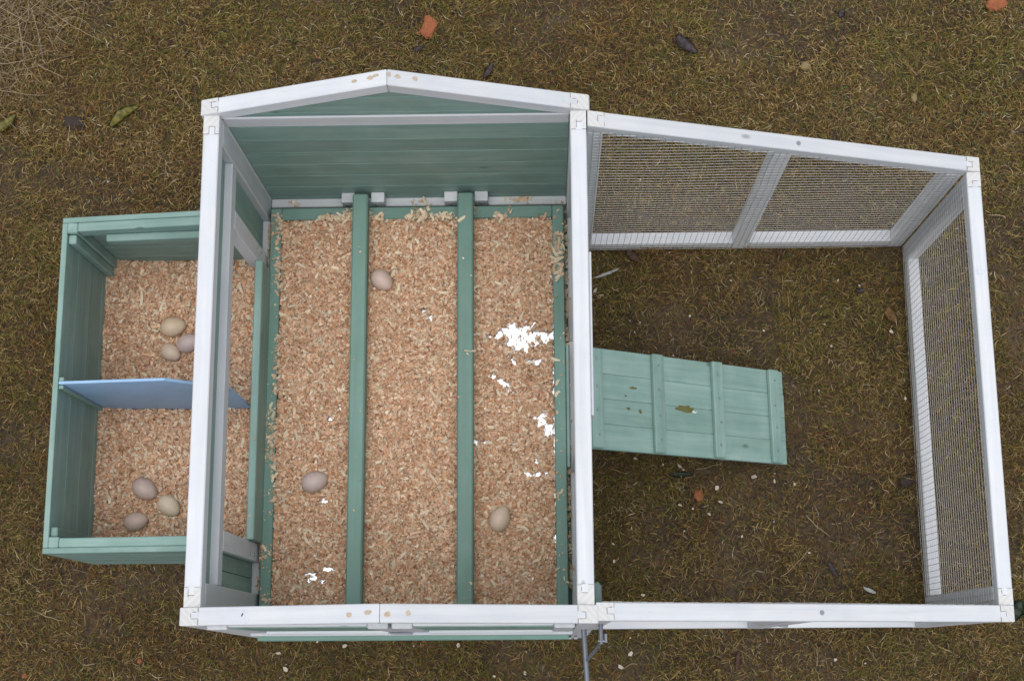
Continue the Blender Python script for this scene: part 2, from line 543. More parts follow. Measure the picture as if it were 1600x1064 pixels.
for ya, yb, nb in ((.797, .8795, 2), (.075, .1385, 2)):
    for k in range(nb):
        w_ = (yb - ya) / nb
        timber('board', (.012, .021), (ya + k * w_ + .0005, ya + (k + 1) * w_ - .0005), (.3225, .6675), GREEN, left, .001)
timber('sill', (.0300, .0460), (.178, .7575), (.35, .443), GREEN, left)
timber('sole_rail', (.0065, .0360), (.075, .8795), (.275, .322), WHITE, left)
RX0, RX1 = .684, .7135
right = side(RX0, RX1, -1, 'side wall with pop hole towards the wire run')
timber('mid_rail', (.6860, .709), (.075, .8795), (.668, .704), WHITE, right)
timber('panel', (.700, .707), (.075, .8795), (.7045, .7985), GREEN, right, .0008)
for y0, y1 in ((.602, .640), (.322, .360)):
    timber('stile', (.6860, .711), (y0, y1), (.3225, .6675), WHITE, right)
for ya, yb, nb in ((.6405, .8795, 4), (.075, .3215, 4)):
    for k in range(nb):
        w_ = (yb - ya) / nb
        timber('board', (.699, .708), (ya + k * w_ + .0005, ya + (k + 1) * w_ - .0005), (.3225, .6675), GREEN, right, .001)
timber('sole_rail', (.6845, .7125), (.075, .8795), (.275, .322), WHITE, right)
timber('door_guide', (.7140, .7185), (.36, .66), (.76, .826), WHITE, right)
timber('sliding_door', (.7145, .7195), (.372, .59), (.52, .75), GREEN, right, .001)
timber('sill', (.6775, .6838), (.330, .590), (.305, .352), GREEN, right, .001)
# house floor under the tray
timber('floor_panel', (.036, .684), (.031, .895), (.292, .304), TEAL, coop, .001)

# ------------------------------------------------------------------ nest box
nest = empty('nest_box', (-.15, .46, .34), parent=coop)
nest['label'] = 'green nest box with its lid off, joined to the side wall'
NX, NB, NF = -.305, .7865, .137
def nz(x): return .660 + (.702 - .660) * (x - NX) / (0 - NX)
def nest_side(y0, y1):
    zs = [.345, .418, .4905, .563, .6355]
    for k in range(4):
        timber('board', (NX + .0002, .0055), (y0, y1), (zs[k] + .0005, zs[k + 1] - .0005), GREEN, nest, .001)
    prism('board', [(NX + .0002, .6360), (.0055, .6360), (.0055, nz(.0055)), (NX + .0002, nz(NX))], y0, y1, GREEN, nest, 0, .001)
nest_side(NB - .0105, NB)
nest_side(NF, NF + .0105)
zs = [.345, .424, .503, .582, .660]
for k in range(4):
    timber('board', (NX, NX + .0105), (NF + .0108, NB - .0108), (zs[k] + .0005, zs[k + 1] - .0005), GREEN, nest, .001)
timber('floor_panel', (NX + .011, .0295), (NF + .011, NB - .011), (.346, .354), BLUE, nest, .001)
# corner posts, top rails, cleats
timber('corner_post', (NX + .011, NX + .031), (NB - .031, NB - .0108), (.355, .663), GREEN, nest)
timber('corner_post', (NX + .011, NX + .031), (NF + .0108, NF + .031), (.355, .663), GREEN, nest)
for y0, y1 in ((NB - .0285, NB - .0108), (NF + .0108, NF + .0285)):
    prism('top_rail', [(NX + .0315, nz(NX) - .030), (.005, nz(.005) - .034), (.005, nz(.005) - .001), (NX + .0315, nz(NX) + .003)], y0, y1, GREEN, nest, math.atan2(.042, .305))
timber('cleat', (NX + .011, NX + .0265), (NB - .050, NB - .032), (.355, .652), GREEN, nest)
timber('cleat', (NX + .011, NX + .0240), (NF + .032, NF + .050), (.355, .652), GREEN, nest)
prism('lid_batten', [(-.222, .618), (.005, .642), (.005, .667), (-.222, .646)], NB - .044, NB - .0292, GREEN, nest, .14)
for y0, y1 in ((.4485, .4555), (.4625, .4710)):
    timber('divider_cleat', (NX + .011, NX + .020), (y0, y1), (.355, .657), GREEN, nest, .001)

# ------------------------------------------------------------------ run
run = empty('run', (1.12, .48, 0), parent=coop)
run['label'] = 'low white framed wire mesh run beside the hen house'
RA, RB = .7155, 1.5165
ZA, ZB = .833, .5415
RS = math.atan2(ZB - ZA, RB - RA)
def rz(x): return ZA + (ZB - ZA) * (x - RA) / (RB - RA)
for y0, y1 in ((.8965, .927), (.0045, .0355)):
    prism('top_rail', [(RA, ZA), (RB, ZB), (RB, ZB - .034), (RA, ZA - .034)], y0, y1, WHITE, run, RS)
    ln = (RB - RA) / math.cos(RS)
    wm = Matrix.Translation(((RA + RB) / 2, (y0 + y1) / 2, (ZA + ZB) / 2)) @ Matrix.Rotation(-RS, 4, 'Y')
    joint(run, wm, ln - .002, y1 - y0, 0, -1, .032, WHITE, 1)
    joint(run, wm, ln - .002, y1 - y0, 0, 1, .030, WHITE, -1)
    for x0, x1 in ((RA, RA + .030), (1.0815, 1.1185), (1.4535, 1.4860)):
        xm = x0
        prism('post', [(x0, .0), (x1, .0), (x1, rz(x1) - .0345), (x0, rz(x0) - .0345)], y0, y1, WHITE, run, math.pi / 2)
    timber('bottom_rail', (RA + .0305, 1.0810), (y0 + .001, y1 - .001), (0, .040), WHITE, run)
    timber('bottom_rail', (1.1190, 1.4530), (y0 + .001, y1 - .001), (0, .040), WHITE, run)
    xs = 1.128
    q = Matrix.Translation((xs, (y0 + y1) / 2, rz(xs) + .0004)) @ Matrix.Rotation(-RS, 4, 'Y')
    link('screw', SCREW, run, q @ Matrix.Scale(1.35, 4))
er = timber('end_rail', (1.4885, RB), (.036, .896), (ZB - .034, ZB - .0002), WHITE, run)
wm = WM[er.name]
joint(run, wm, .86, .028, .0338, 1, .031, WHITE, -1)
joint(run, wm, .86, .028, .0338, -1, .031, WHITE, 1)
timber('post', (1.4885, RB), (.856, .896), (0, ZB - .0345), WHITE, run)
timber('post', (1.4885, RB), (.036, .074), (0, ZB - .0345), WHITE, run)
timber('bottom_rail', (1.4895, RB - .001), (.0745, .8555), (0, .040), WHITE, run)
blot(run, (1.502, .69, ZB + .0001), .0075, .0075, 0, RINGM, 'knot_filler')
bar('latch', (1.090, .0035, .42), (1.108, .0015, .42), .003, STEEL, run)

def wires(name, segs, thick):
    """segs: list of polylines (lists of points); four sided wire without caps, one mesh"""
    V, F = [], []
    for pl in segs:
        base = len(V)
        for k, p in enumerate(pl):
            a = Vector(pl[min(k + 1, len(pl) - 1)]) - Vector(pl[max(k - 1, 0)])
            a.normalize()
            u = a.cross(Vector((.13, .97, .21))) if abs(a.y) < .9 else a.cross(Vector((1, 0, .1)))
            u.normalize(); w_ = a.cross(u)
            for c_, s_ in ((1, 0), (.5, .866), (-.5, .866), (-1, 0), (-.5, -.866), (.5, -.866)):
                V.append(Vector(p) + (u * c_ + w_ * s_) * thick / 2)
        for k in range(len(pl) - 1):
            for j in range(6):
                F.append((base + 6 * k + j, base + 6 * k + (j + 1) % 6, base + 6 * k + 6 + (j + 1) % 6, base + 6 * k + 6 + j))
    return np_mesh(name, np.array([tuple(v) for v in V]), quads=np.array(F), mat=WIRE, smooth=True)

def mesh_panel(kind, pos, a0, a1, ztop, label):
    segs = []
    def pt(a, z):
        dz = (float(vn(a, z, 5, 31)) - .5) * .010 + (float(vn(a, z, 17, 32)) - .5) * .003
        da = (float(vn(a, z, 6, 33)) - .5) * .006
        off = .0008 + (float(vn(a, z, 4, 34))) * .002
        return (a + da, pos - off, z + dz) if kind == 'x' else (pos - off, a + da, z + dz)
    z = .008
    while z < max(ztop(a0), ztop(a1)) - .016:
        e = a1
        if ztop(a1) - .016 < z:
            e = a0 + (a1 - a0) * (ztop(a0) - .016 - z) / max(1e-6, ztop(a0) - ztop(a1))
        if e - a0 > .02:
            n_ = max(2, int((e - a0) / .045))
            segs.append([pt(a0 + (e - a0) * k / n_, z) for k in range(n_ + 1)])
        z += .0165
    a = a0
    while a <= a1:
        zt = ztop(a) - .016 + R.uniform(-.004, .004)
        segs.append([pt(a, .004 + (zt - .004) * k / 10) for k in range(11)])
        a += .0136
    o = link('wire_mesh', wires('wire_mesh', segs, .00105), run)
    o['kind'] = 'stuff'; o['label'] = label
    return o
mesh_panel('x', .8955, RA + .012, 1.476, rz, 'galvanised wire mesh over the far run panel')
mesh_panel('y', 1.4875, .046, .884, lambda a: ZB, 'galvanised wire mesh over the end run panel')
mesh_panel('x', .0395, RA + .012, 1.476, rz, 'galvanised wire mesh over the near run panel')

# door pull rods at the front corner
pull = empty('door_pull', (.72, .0, .55), parent=coop)
pull['label'] = 'grey metal door pull rods at the front corner'
bar('rod', (.7300, .075, .62), (.7315, -.033, .62), .0042, GREYROD, pull, 12)
bar('rod', (.7010, .000, .55), (.7130, -.230, .55), .0052, GREYROD, pull, 12)
bar('link_bar', (.7310, -.030, .617), (.7062, -.062, .565), .0028, GREYROD, pull, 8)
bar('eye_bolt', (.7400, -.014, .62), (.7400, -.030, .62), .0030, STEEL, pull, 8)
bar('bolt', (.7255, -.027, .622), (.7385, -.027, .622), .0018, STEEL, pull, 8)
timber('pull_block', (.7190, .7290), (.038, .078), (.60, .66), TEAL, pull)

# ------------------------------------------------------------------ loose fittings of the coop
tray = empty('litter_tray', (.36, .46, .33))
tag(tray, 'pull out litter tray with green rim and shiny metal bottom under the perches', 'tray')
TX0, TX1, TY0, TY1, TZ = .0425, .6765, .020, .8985, .352
timber('rim_rail', (TX0, TX0 + .0235), (TY0, TY1 - .0005), (.308, TZ), TEAL, tray)
timber('rim_rail', (TX1 - .0240, TX1), (TY0, TY1 - .0005), (.308, TZ), TEAL, tray)
timber('rim_rail', (TX0 + .024, TX1 - .0245), (TY1 - .0265, TY1), (.308, TZ - .0004), TEAL, tray)
timber('rim_rail', (TX0 + .024, TX1 - .0245), (TY0 + .001, TY0 + .0265), (.308, TZ - .0004), TEAL, tray)
timber('metal_sheet', (TX0 + .0238, TX1 - .0243), (TY0 + .027, TY1 - .027), (.310, .3340), SHEET, tray, 0)

for x0, x1, lb in ((.2245, .2573, 'green perch bar lying nearest the nest box'), (.4496, .4833, 'green perch bar lying nearest the wire run')):
    pm = timber('perch_bar', (x0, x1), (.018, .9175), (.3526, .3905), TEAL, None, .003)
    tag(pm, lb, 'perch', 'perch bars across the litter tray')

dv = prism('nest_divider', [(NX + .0125, .356), (.019, .356), (.0205, .60), (-.036, .646), (-.084, .690), (NX + .0125, .664)], .4562, .4618, BLUE, None, 0, .0012)
tag(dv, 'pale blue divider board with a sloping corner between the two nests', 'divider')

# ramp
RT, RBm = Vector((.735, .4755, .352)), Vector((1.185, .4805, .030))
dirv = (RBm - RT).normalized()
yaw = math.atan2(dirv.y, dirv.x)
pit = math.asin(-dirv.z)
rm = Matrix.Translation(RT) @ Matrix.Rotation(yaw, 4, 'Z') @ Matrix.Rotation(pit, 4, 'Y')
RL = (RBm - RT).length
ramp_o = link('ramp', None, None, rm); ramp_o.empty_display_size = .05
tag(ramp_o, 'green plank ramp with four cleats sloping from the pop hole into the run', 'ramp')
pw = .216 / 4
for k in range(4):
    me = mesh_from_bm('plank', box_bm(RL + .035, pw - .0004, .011, .0008), GREEN)
    link('plank', me, ramp_o, rm @ Matrix.Translation((RL / 2 - .0175 + R.uniform(-.0015, .0015), (k - 1.5) * pw, -.0055)))
for s in (.005, .31, .622, .935):
    ln = .216 if s > .01 else .212
    me = mesh_from_bm('cleat', box_bm(ln, .030, .011, .0022), GREEN)
    cm = rm @ Matrix.Translation((s * RL, R.uniform(-.002, .002), .0056)) @ Matrix.Rotation(math.pi / 2, 4, 'Z')
    co = link('cleat', me, ramp_o, cm)
    for k in range(4):
        link('screw', SCREW, co, cm @ Matrix.Translation(((k - 1.5) * pw + R.uniform(-.003, .003), R.uniform(-.003, .003), .0062)) @ Matrix.Scale(.8, 4))
DROP = plain('dropping', (.13, .125, .03), .25, 0, .5, 150)
DROPW = plain('dropping_white', (.62, .64, .6), .4, 0, .1, 100)
def splat(parent, m, rx_, ry_, mat, name='dropping'):
    bm = bmesh.new()
    vs = []
    for k in range(18):
        a = k / 18 * math.tau
        rr = R.uniform(.55, 1.15)
        vs.append(bm.verts.new((math.cos(a) * rx_ * rr, math.sin(a) * ry_ * rr, 0)))
    c = bm.verts.new((0, 0, .0018))
    for k in range(18): bm.faces.new((vs[k], vs[(k + 1) % 18], c))
    return link(name, mesh_from_bm(name, bm, mat, True), parent, m)
sp = lambda s, y, a=0, dz=.0005: rm @ Matrix.Translation((s * RL, y, dz)) @ Matrix.Rotation(a, 4, 'Z')
splat(ramp_o, sp(.455, -.003), .028, .0095, DROP)
splat(ramp_o, sp(.47, -.006, 0, .0012), .010, .006, DROP)
splat(ramp_o, sp(.50, -.009, 0, .0016), .0085, .0035, DROPW)
splat(ramp_o, sp(.19, .030), .012, .003, DROP); splat(ramp_o, sp(.165, -.016), .006, .0035, DROP); splat(ramp_o, sp(.225, -.020), .0045, .005, DROP)
splat(ramp_o, sp(.155, .011), .004, .002, DROP)

# ------------------------------------------------------------------ eggs
def egg_bm(a=.0285, b=.0218):
    bm = bmesh.new()
    bmesh.ops.create_uvsphere(bm, u_segments=32, v_segments=20, radius=1)
    for v in bm.verts:
        z = v.co.z
        k = b * (1 - .10 * z - .03 * z * z)
        v.co = Vector((z * a, v.co.x * k, v.co.y * k))
    return bm
def egg_mat(name, c1, spk, amt):
    m, n, l, b = nt(name)
    vec, raw, rnd = coords(n, l, (1, 1, 1))
    f = noise(n, l, vec, 60, 4)
    c = mix(n, l, f, tuple(x * .9 for x in c1), tuple(min(1, x * 1.07) for x in c1))
    f2 = noise(n, l, vec, 380, 3, .7); r = ramp(n, [(.60, (0, 0, 0)), (.72, (1, 1, 1))]); l.new(f2, r.inputs[0])
    f3 = noise(n, l, vec, 45, 2); r3 = ramp(n, [(.5, (0, 0, 0)), (.65, (1, 1, 1))]); l.new(f3, r3.inputs[0])
    mu = n.new('ShaderNodeMath'); mu.operation = 'MULTIPLY'; l.new(r.outputs[0], mu.inputs[0]); l.new(r3.outputs[0], mu.inputs[1])
    mu2 = n.new('ShaderNodeMath'); mu2.operation = 'MULTIPLY'; mu2.inputs[1].default_value = amt; l.new(mu.outputs[0], mu2.inputs[0])
    c = mix(n, l, mu2.outputs[0], c, spk)
    l.new(c, b.inputs['Base Color']); b.inputs['Roughness'].default_value = .48
    b.inputs['Subsurface Weight'].default_value = .08; b.inputs['Subsurface Radius'].default_value = (.004, .002, .0015)
    return m
EGM = {'beige': egg_mat('egg_beige', (.70, .54, .41), (.42, .25, .16), .2),
       'pink': egg_mat('egg_pink', (.66, .49, .41), (.45, .22, .14), .3),
       'mauve': egg_mat('egg_mauve', (.62, .48, .44), (.5, .2, .1), .5),
       'tan': egg_mat('egg_tan', (.70, .53, .37), (.4, .25, .15), .25),
       'cream': egg_mat('egg_cream', (.76, .62, .46), (.45, .3, .2), .15),
       'spot': egg_mat('egg_spotted', (.58, .44, .39), (.45, .2, .09), .9)}
def bed_z_nest(x, y):
    return .373 + (vn(x, y, 14, 5) - .5) * .012 + .024 * np.clip((-.245 - np.asarray(x)) / .05, 0, 1) ** 1.3
def bed_z_tray(x, y):
    return .3395 + (vn(x, y, 16, 6) - .5) * .008
EGGS = [(596, 437, .95, 'pink', -42, .1, 'pinkish egg in the tray between the perch bars', 0),
        (491, 752, .99, 'mauve', 18, 0, 'mauve egg in the tray left of the perch bars', 0),
        (781, 810, .97, 'beige', 65, 0, 'pale beige egg in the tray right of the perch bars', 0),
        (270, 510, .95, 'tan', 12, 0, 'tan egg farthest back of the three in the rear nest', 1),
        (293, 535, .90, 'mauve', 20, .3, 'pinkish grey egg half hidden behind the white rail in the rear nest', 1),
        (265, 549, .82, 'beige', -35, .2, 'smaller rounder beige egg nearest the blue divider in the rear nest', 1),
        (226, 764, .97, 'spot', -32, 0, 'pinkish brown speckled egg, largest of three in the front nest', 1),
        (263, 790, .90, 'cream', -40, 0, 'cream egg beside the white rail in the front nest', 1),
        (211, 814, .88, 'pink', 15, .1, 'dull pinkish egg lowest of three in the front nest', 1)]
for u, v, sc, mk, rot, tilt, lb, ns in EGGS:
    ax = .0285 * sc
    x, y = at(u, v, .392 if ns else .360)
    zb = float(bed_z_nest(x, y) if ns else bed_z_tray(x, y))
    o = link('egg', mesh_from_bm('egg', egg_bm(), EGM[mk], True), None,
             Matrix.Translation((x, y, zb + .0215 * sc * .72)) @ Matrix.Rotation(math.radians(rot), 4, 'Z') @ Matrix.Rotation(-tilt, 4, 'Y') @ Matrix.Scale(sc, 4))
    tag(o, lb, 'egg', 'hen eggs in the bedding')

# ------------------------------------------------------------------ wood shavings
PAL = np.array((1.10, 1.05, .99)) * np.array([(.66, .42, .27), (.70, .47, .32), (.74, .53, .38), (.78, .63, .48), (.60, .34, .20), (.68, .43, .31), (.82, .73, .60), (.50, .25, .14)])
PW = np.array([.19, .19, .17, .14, .09, .10, .07, .05])
def flakes(px, py, pz, big, bright=0, flat=1.0):
    n = len(px)
    ln = np.where(big, NR.gamma(4, .0026, n) + .005, NR.gamma(2.4, .0014, n) + .0017)
    wd = np.where(big, ln * NR.uniform(.22, .6, n), ln * NR.uniform(.4, 1.0, n))
    wd = np.minimum(wd, .0062)
    az = NR.uniform(0, math.tau, n)
    tl = NR.normal(0, .5, n) * flat
    roll = NR.normal(0, .6, n) * flat
    curl = NR.uniform(-.2, .55, n) * ln * np.where(big, .7, .45)
    dx = np.stack([np.cos(az) * np.cos(tl), np.sin(az) * np.cos(tl), np.sin(tl)], -1)
    side_ = np.stack([-np.sin(az), np.cos(az), np.zeros(n)], -1)
    up = np.cross(dx, side_)
    sv = side_ * np.cos(roll)[:, None] + up * np.sin(roll)[:, None]
    uv = np.cross(dx, sv)
    c = np.stack([px, py, pz], -1)
    bend = NR.normal(0, .12, n) * ln
    V = np.zeros((n, 6, 3))
    for k, t in enumerate((-.5, 0, .5)):
        m = c + dx * (t * ln)[:, None] + uv * (curl * (1 - 4 * t * t) * .5)[:, None] + sv * (bend * (1 - 4 * t * t))[:, None]
        wk = wd * (1 if t == 0 else NR.uniform(.45, 1.0, n)) * .5
        V[:, 2 * k] = m - sv * wk[:, None]; V[:, 2 * k + 1] = m + sv * wk[:, None]
    b = np.arange(n)[:, None] * 6
    q = np.concatenate([b + np.array([[0, 2, 3, 1]]), b + np.array([[2, 4, 5, 3]])])
    ci = NR.choice(len(PAL), n, p=PW)
    col = PAL[ci] * NR.uniform(.70, 1.15, n)[:, None]
    lt = np.array((.80, .67, .485)); 
    lb = big & (NR.random(n) < .6)
    col[lb] = lt * NR.uniform(.85, 1.08, lb.sum())[:, None]
    if bright: col = col * (1 - bright) + lt * bright
    return V.reshape(-1, 3), q, np.repeat(col, 6, 0)

def join(parts):
    V, Q, C_ = [], [], []
    off = 0
    for v, q, c in parts:
        V.append(v); Q.append(q + off); C_.append(c); off += len(v)
    return np.concatenate(V), np.concatenate(Q), np.concatenate(C_)

HOLES = [(813, 527, 33, 23, 1.), (852, 527, 13, 10, .9), (838, 566, 11, 6, .9), (802, 566, 5, 7, .9), (822, 563, 6, 5, .7), (672, 500, 9, 15, .62), (787, 601, 20, 12, .62),
         (847, 655, 12, 16, .85), (858, 672, 8, 12, .95), (836, 741, 20, 7, .62), (743, 691, 5, 5, 1), (515, 655, 5, 4, 1), (760, 691, 4, 3, .7), (532, 638, 4, 4, .7),
         (491, 902, 10, 9, .98), (504, 910, 6, 5, .9), (513, 891, 8, 5, .75), (489, 918, 4, 6, .7), (830, 905, 8, 5, .7), (838, 720, 4, 5, .8), (770, 590, 5, 5, .9), (505, 783, 8, 5, .62), (663, 486, 4, 6, .8), (655, 905, 8, 4, .62)]
HW = []
for u, v, a, b_, s in HOLES:
    x, y = at(u, v, .338)
    HW.append((x, y, a * 1.55e-3, b_ * 1.58e-3, s))
def hole_at(x, y):
    """0 = covered, 1 = bare metal"""
    x = np.asarray(x, float); y = np.asarray(y, float)
    h = np.zeros_like(x)
    nzv = (vn(x, y, 90, 41) - .5) * .9 + (vn(x, y, 220, 42) - .5) * .9
    for hx, hy, a, b_, s in HW:
        d = np.sqrt(((x - hx) / a) ** 2 + ((y - hy) / b_) ** 2)
        h = np.maximum(h, np.clip((1.12 - d + nzv * (.75 if s > .8 else 1.15) - (1 - s) * .85) * 3, 0, 1))
    edge = np.clip((x - (TX1 - .0243 - .005)) / .003, 0, 1) * np.clip((vn(x, y, 30, 43) + (vn(x, y, 150, 44) - .5) * .6 - .40) * 8, 0, 1)
    edge *= np.clip((.80 - y) / .1, 0, 1)
    return np.maximum(h, edge)

def bedding(name, x0, x1, y0, y1, zf, nbig, nsmall, holes, label, skip=None, wob=None):
    # base mat of settled shavings, open where the sheet shows
    st = .0025
    xs = np.arange(x0, x1 + st * .5, st); ys = np.arange(y0, y1 + st * .5, st)
    X, Y = np.meshgrid(xs, ys, indexing='xy')
    Z = zf(X, Y) - .0015 + (NR.random(X.shape) - .5) * .003
    idx = np.arange(X.size).reshape(X.shape)
    q = np.stack([idx[:-1, :-1], idx[:-1, 1:], idx[1:, 1:], idx[1:, :-1]], -1).reshape(-1, 4)
    xc = (X[:-1, :-1] + st / 2).ravel(); yc = (Y[:-1, :-1] + st / 2).ravel()
    if holes: q = q[hole_at(xc, yc) < .35]
    colb = PAL[NR.choice(len(PAL), X.size, p=PW)] * .5  # mat darkened: shade in the gaps between flakes put into its colour
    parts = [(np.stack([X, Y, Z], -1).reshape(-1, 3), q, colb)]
    for nn, bigf in ((nsmall, False), (nbig, True)):
        px = NR.uniform(x0, x1, nn); py = NR.uniform(y0, y1, nn)
        if holes:
            h = hole_at(px, py)
            keep = NR.random(nn) > h * .965
            px, py = px[keep], py[keep]
        pz = zf(px, py) + NR.random(len(px)) ** 1.4 * .0062
        big = np.full(len(px), bigf)
        parts.append(flakes(px, py, pz, big))
    V, Q, C_ = join(parts)
    V[:, 0] = np.clip(V[:, 0], x0 - .002, x1 + .002)
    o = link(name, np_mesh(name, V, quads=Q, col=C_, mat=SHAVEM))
    tag(o, label, 'wood shavings', None, 'stuff')
    return o
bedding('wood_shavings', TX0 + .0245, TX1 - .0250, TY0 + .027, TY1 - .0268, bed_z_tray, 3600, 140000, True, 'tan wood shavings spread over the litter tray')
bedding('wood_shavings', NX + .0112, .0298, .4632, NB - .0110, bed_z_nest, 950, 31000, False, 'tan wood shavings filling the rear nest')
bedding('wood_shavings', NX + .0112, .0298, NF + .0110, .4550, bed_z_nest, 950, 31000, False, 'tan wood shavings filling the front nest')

# shavings spilled over rims, ledges and sills
sp_parts = []
def spill(x0, x1, y0, y1, z, n, bigp=.15, clump=None, bright=.25):
    px = NR.uniform(x0, x1, n * 4); py = NR.uniform(y0, y1, n * 4)
    if clump:
        k = vn(px, py, clump[0], clump[1]) > clump[2]
        px, py = px[k], py[k]
    px, py = px[:n], py[:n]
    if not len(px): return
    sp_parts.append(flakes(px, py, np.full(len(px), z) + NR.random(len(px)) * .003, NR.random(len(px)) < bigp, bright, .8))
spill(TX0 + .001, TX0 + .0235, .05, .885, TZ + .001, 150, .12, (18, 51, .60))
spill(TX0 + .015, TX0 + .027, .05, .885, TZ - .001, 300, .08, (22, 57, .5))
spill(TX0, TX0 + .0235, .05, .885, TZ + .001, 60, .1)
spill(TX0 + .03, TX1 - .03, TY1 - .029, TY1 - .017, TZ + .0005, 330, .3, (22, 52, .5))
spill(TX0 + .03, TX1 - .03, TY1 - .017, TY1 - .002, TZ + .001, 90, .2, (26, 53, .64))
spill(TX1 - .022, TX1 - .001, .05, .885, TZ + .001, 45, .12)
spill(TX1 - .022, TX1 - .001, .70, .885, TZ + .001, 110, .3, (28, 56, .55))
spill(.0340, .0420, .08, .875, .3225, 520, .12)
spill(.6770, .6836, .08, .875, .3225, 420, .12)
spill(.05, .68, .912, .924, .321, 110, .12, (26, 54, .55))
spill(.031, .045, .2, .75, .4435, 3, .0)
spill(.226, .256, .05, .88, .3908, 10, .05); spill(.451, .482, .05, .88, .3908, 14, .2)
V, Q, C_ = join(sp_parts)
o = link('spilled_shavings', np_mesh('spilled_shavings', V, quads=Q, col=C_, mat=SHAVEM))
tag(o, 'loose shavings spilled on the tray rim, ledges and perches', 'wood shavings', None, 'stuff')

# ------------------------------------------------------------------ dead lawn
def inside_any(x, y):
    return ((x > .01) & (x < .71) & (y > .02) & (y < .95))
def bare_at(x, y):
    b = vn(x, y, 4.5, 61) * .55 + vn(x, y, 13, 62) * .45
    b = b + .16 * np.exp(-(((x - 1.55) / .45) ** 2 + ((y - 1.45) / .3) ** 2))
    b = b + .10 * np.exp(-(((x - .95) / .3) ** 2 + ((y - .35) / .4) ** 2))
    b = b + .06 * np.exp(-(((x + .5) / .2) ** 2 + ((y - 1.32) / .1) ** 2))
    return np.clip((b - .55) * 6, 0, 1)
_W = np.array((1.06, .985, .83))
GP = {'straw': (.44, .325, .145), 'tan': (.33, .235, .098), 'olive': (.20, .175, .042), 'green': (.135, .16, .035), 'brown': (.21, .125, .050), 'dark': (.085, .058, .028), 'rust': (.26, .115, .045), 'pale': (.52, .45, .33)}
def blades(px, py, lscale, wscale, lift, cols):
    n = len(px)
    ln = (NR.gamma(4.0, .0032, n) + .005) * lscale
    wd = NR.uniform(.0008, .0019, n) * wscale
    az = vn(px, py, 9, 71) * math.tau * 1.6 + NR.normal(0, 1.3, n)
    el = np.abs(NR.normal(.2, .45, n)) * lift
    side_ = np.stack([-np.sin(az), np.cos(az), np.zeros(n)], -1)
    rl = NR.normal(0, .6, n)
    side_ = side_ * np.cos(rl)[:, None] + np.array([0, 0, 1.])[None] * np.sin(rl)[:, None]
    bend = NR.normal(0, .30, n)
    z0 = ground_z(px, py) + NR.random(n) ** 1.2 * .012
    p0 = np.stack([px, py, z0], -1)
    d0 = np.stack([np.cos(az) * np.cos(el), np.sin(az) * np.cos(el), np.sin(el)], -1)
    e1 = el - NR.uniform(.1, .9, n); a1 = az + bend * 2
    d1 = np.stack([np.cos(a1) * np.cos(e1), np.sin(a1) * np.cos(e1), np.sin(e1)], -1)
    p1 = p0 + d0 * (ln * .5)[:, None]; p2 = p1 + d1 * (ln * .5)[:, None]
    gzz = ground_z(p2[:, 0], p2[:, 1]) + .001
    p2[:, 2] = np.maximum(p2[:, 2], gzz)
    V = np.stack([p0 - side_ * (wd * .4)[:, None], p0 + side_ * (wd * .4)[:, None], p1 - side_ * (wd * .5)[:, None], p1 + side_ * (wd * .5)[:, None], p2], 1)
    b = np.arange(n)[:, None] * 5
    q = b + np.array([[0, 1, 3, 2]]); t = b + np.array([[2, 3, 4]])
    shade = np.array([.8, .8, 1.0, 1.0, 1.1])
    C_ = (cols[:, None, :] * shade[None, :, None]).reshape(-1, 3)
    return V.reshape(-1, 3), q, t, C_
def lawn(n, x0, x1, y0, y1, hole=None, ls=1.0, ws=1.0):
    px = NR.uniform(x0, x1, n); py = NR.uniform(y0, y1, n)
    bare = bare_at(px, py)
    k = (NR.random(n) > bare * .62) & ~inside_any(px, py)
    if hole: k &= ~((px > hole[0]) & (px < hole[1]) & (py > hole[2]) & (py < hole[3]))
    px, py = px[k], py[k]
    n = len(px)
    gsel = vn(px, py, 5, 81) * .6 + vn(px, py, 19, 82) * .4
    br = vn(px, py, 3.2, 83) * .5 + vn(px, py, 14, 84) * .5
    keys = list(GP)
    pal = np.array([GP[k_] for k_ in keys]) * _W
    w_ = np.zeros((n, len(keys)))
    gfac = np.clip((gsel - .36) * 3.2, 0, 1.4); bf = np.clip((br - .34) * 3, 0, 1.2)
    w_[:, 0] = .15 * (1.15 - .5 * bf); w_[:, 1] = .25; w_[:, 2] = .15 + .34 * gfac; w_[:, 3] = .04 + .18 * gfac
    w_[:, 4] = .16 + .22 * bf; w_[:, 5] = .14 + .08 * bf; w_[:, 6] = .03 + .09 * bf; w_[:, 7] = .050 * (1.2 - .6 * bf)
    w_ /= w_.sum(1, keepdims=True)
    cs = np.cumsum(w_, 1)
    ci = (NR.random(n)[:, None] > cs).sum(1).clip(0, len(keys) - 1)
    near_tone = 1 - .20 * np.clip((1.05 - py + (vn(px, py, 3, 88) - .5) * .5) / .5, 0, 1)      # blades grow darker towards the near side
    cols = pal[ci] * (NR.uniform(.5, 1.3, n) * .92 * near_tone)[:, None]
    return blades(px, py, np.where(NR.random(n) < .025, 1.8, 1.0) * ls, ws, 1.0, cols)
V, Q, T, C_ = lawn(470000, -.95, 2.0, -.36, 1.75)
V2, Q2, T2, C2 = lawn(125000, -2.3, 3.4, -1.6, 3.0, (-.95, 2.0, -.36, 1.75), 1.5, 2.2)     # the lawn going on past the frame
Q = np.concatenate([Q, Q2 + len(V)]); T = np.concatenate([T, T2 + len(V)]); V = np.concatenate([V, V2]); C_ = np.concatenate([C_, C2])
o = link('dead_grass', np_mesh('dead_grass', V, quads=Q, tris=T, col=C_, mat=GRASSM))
tag(o, 'short matted dead grass, brown and olive, all round the coop', 'grass', None, 'stuff')

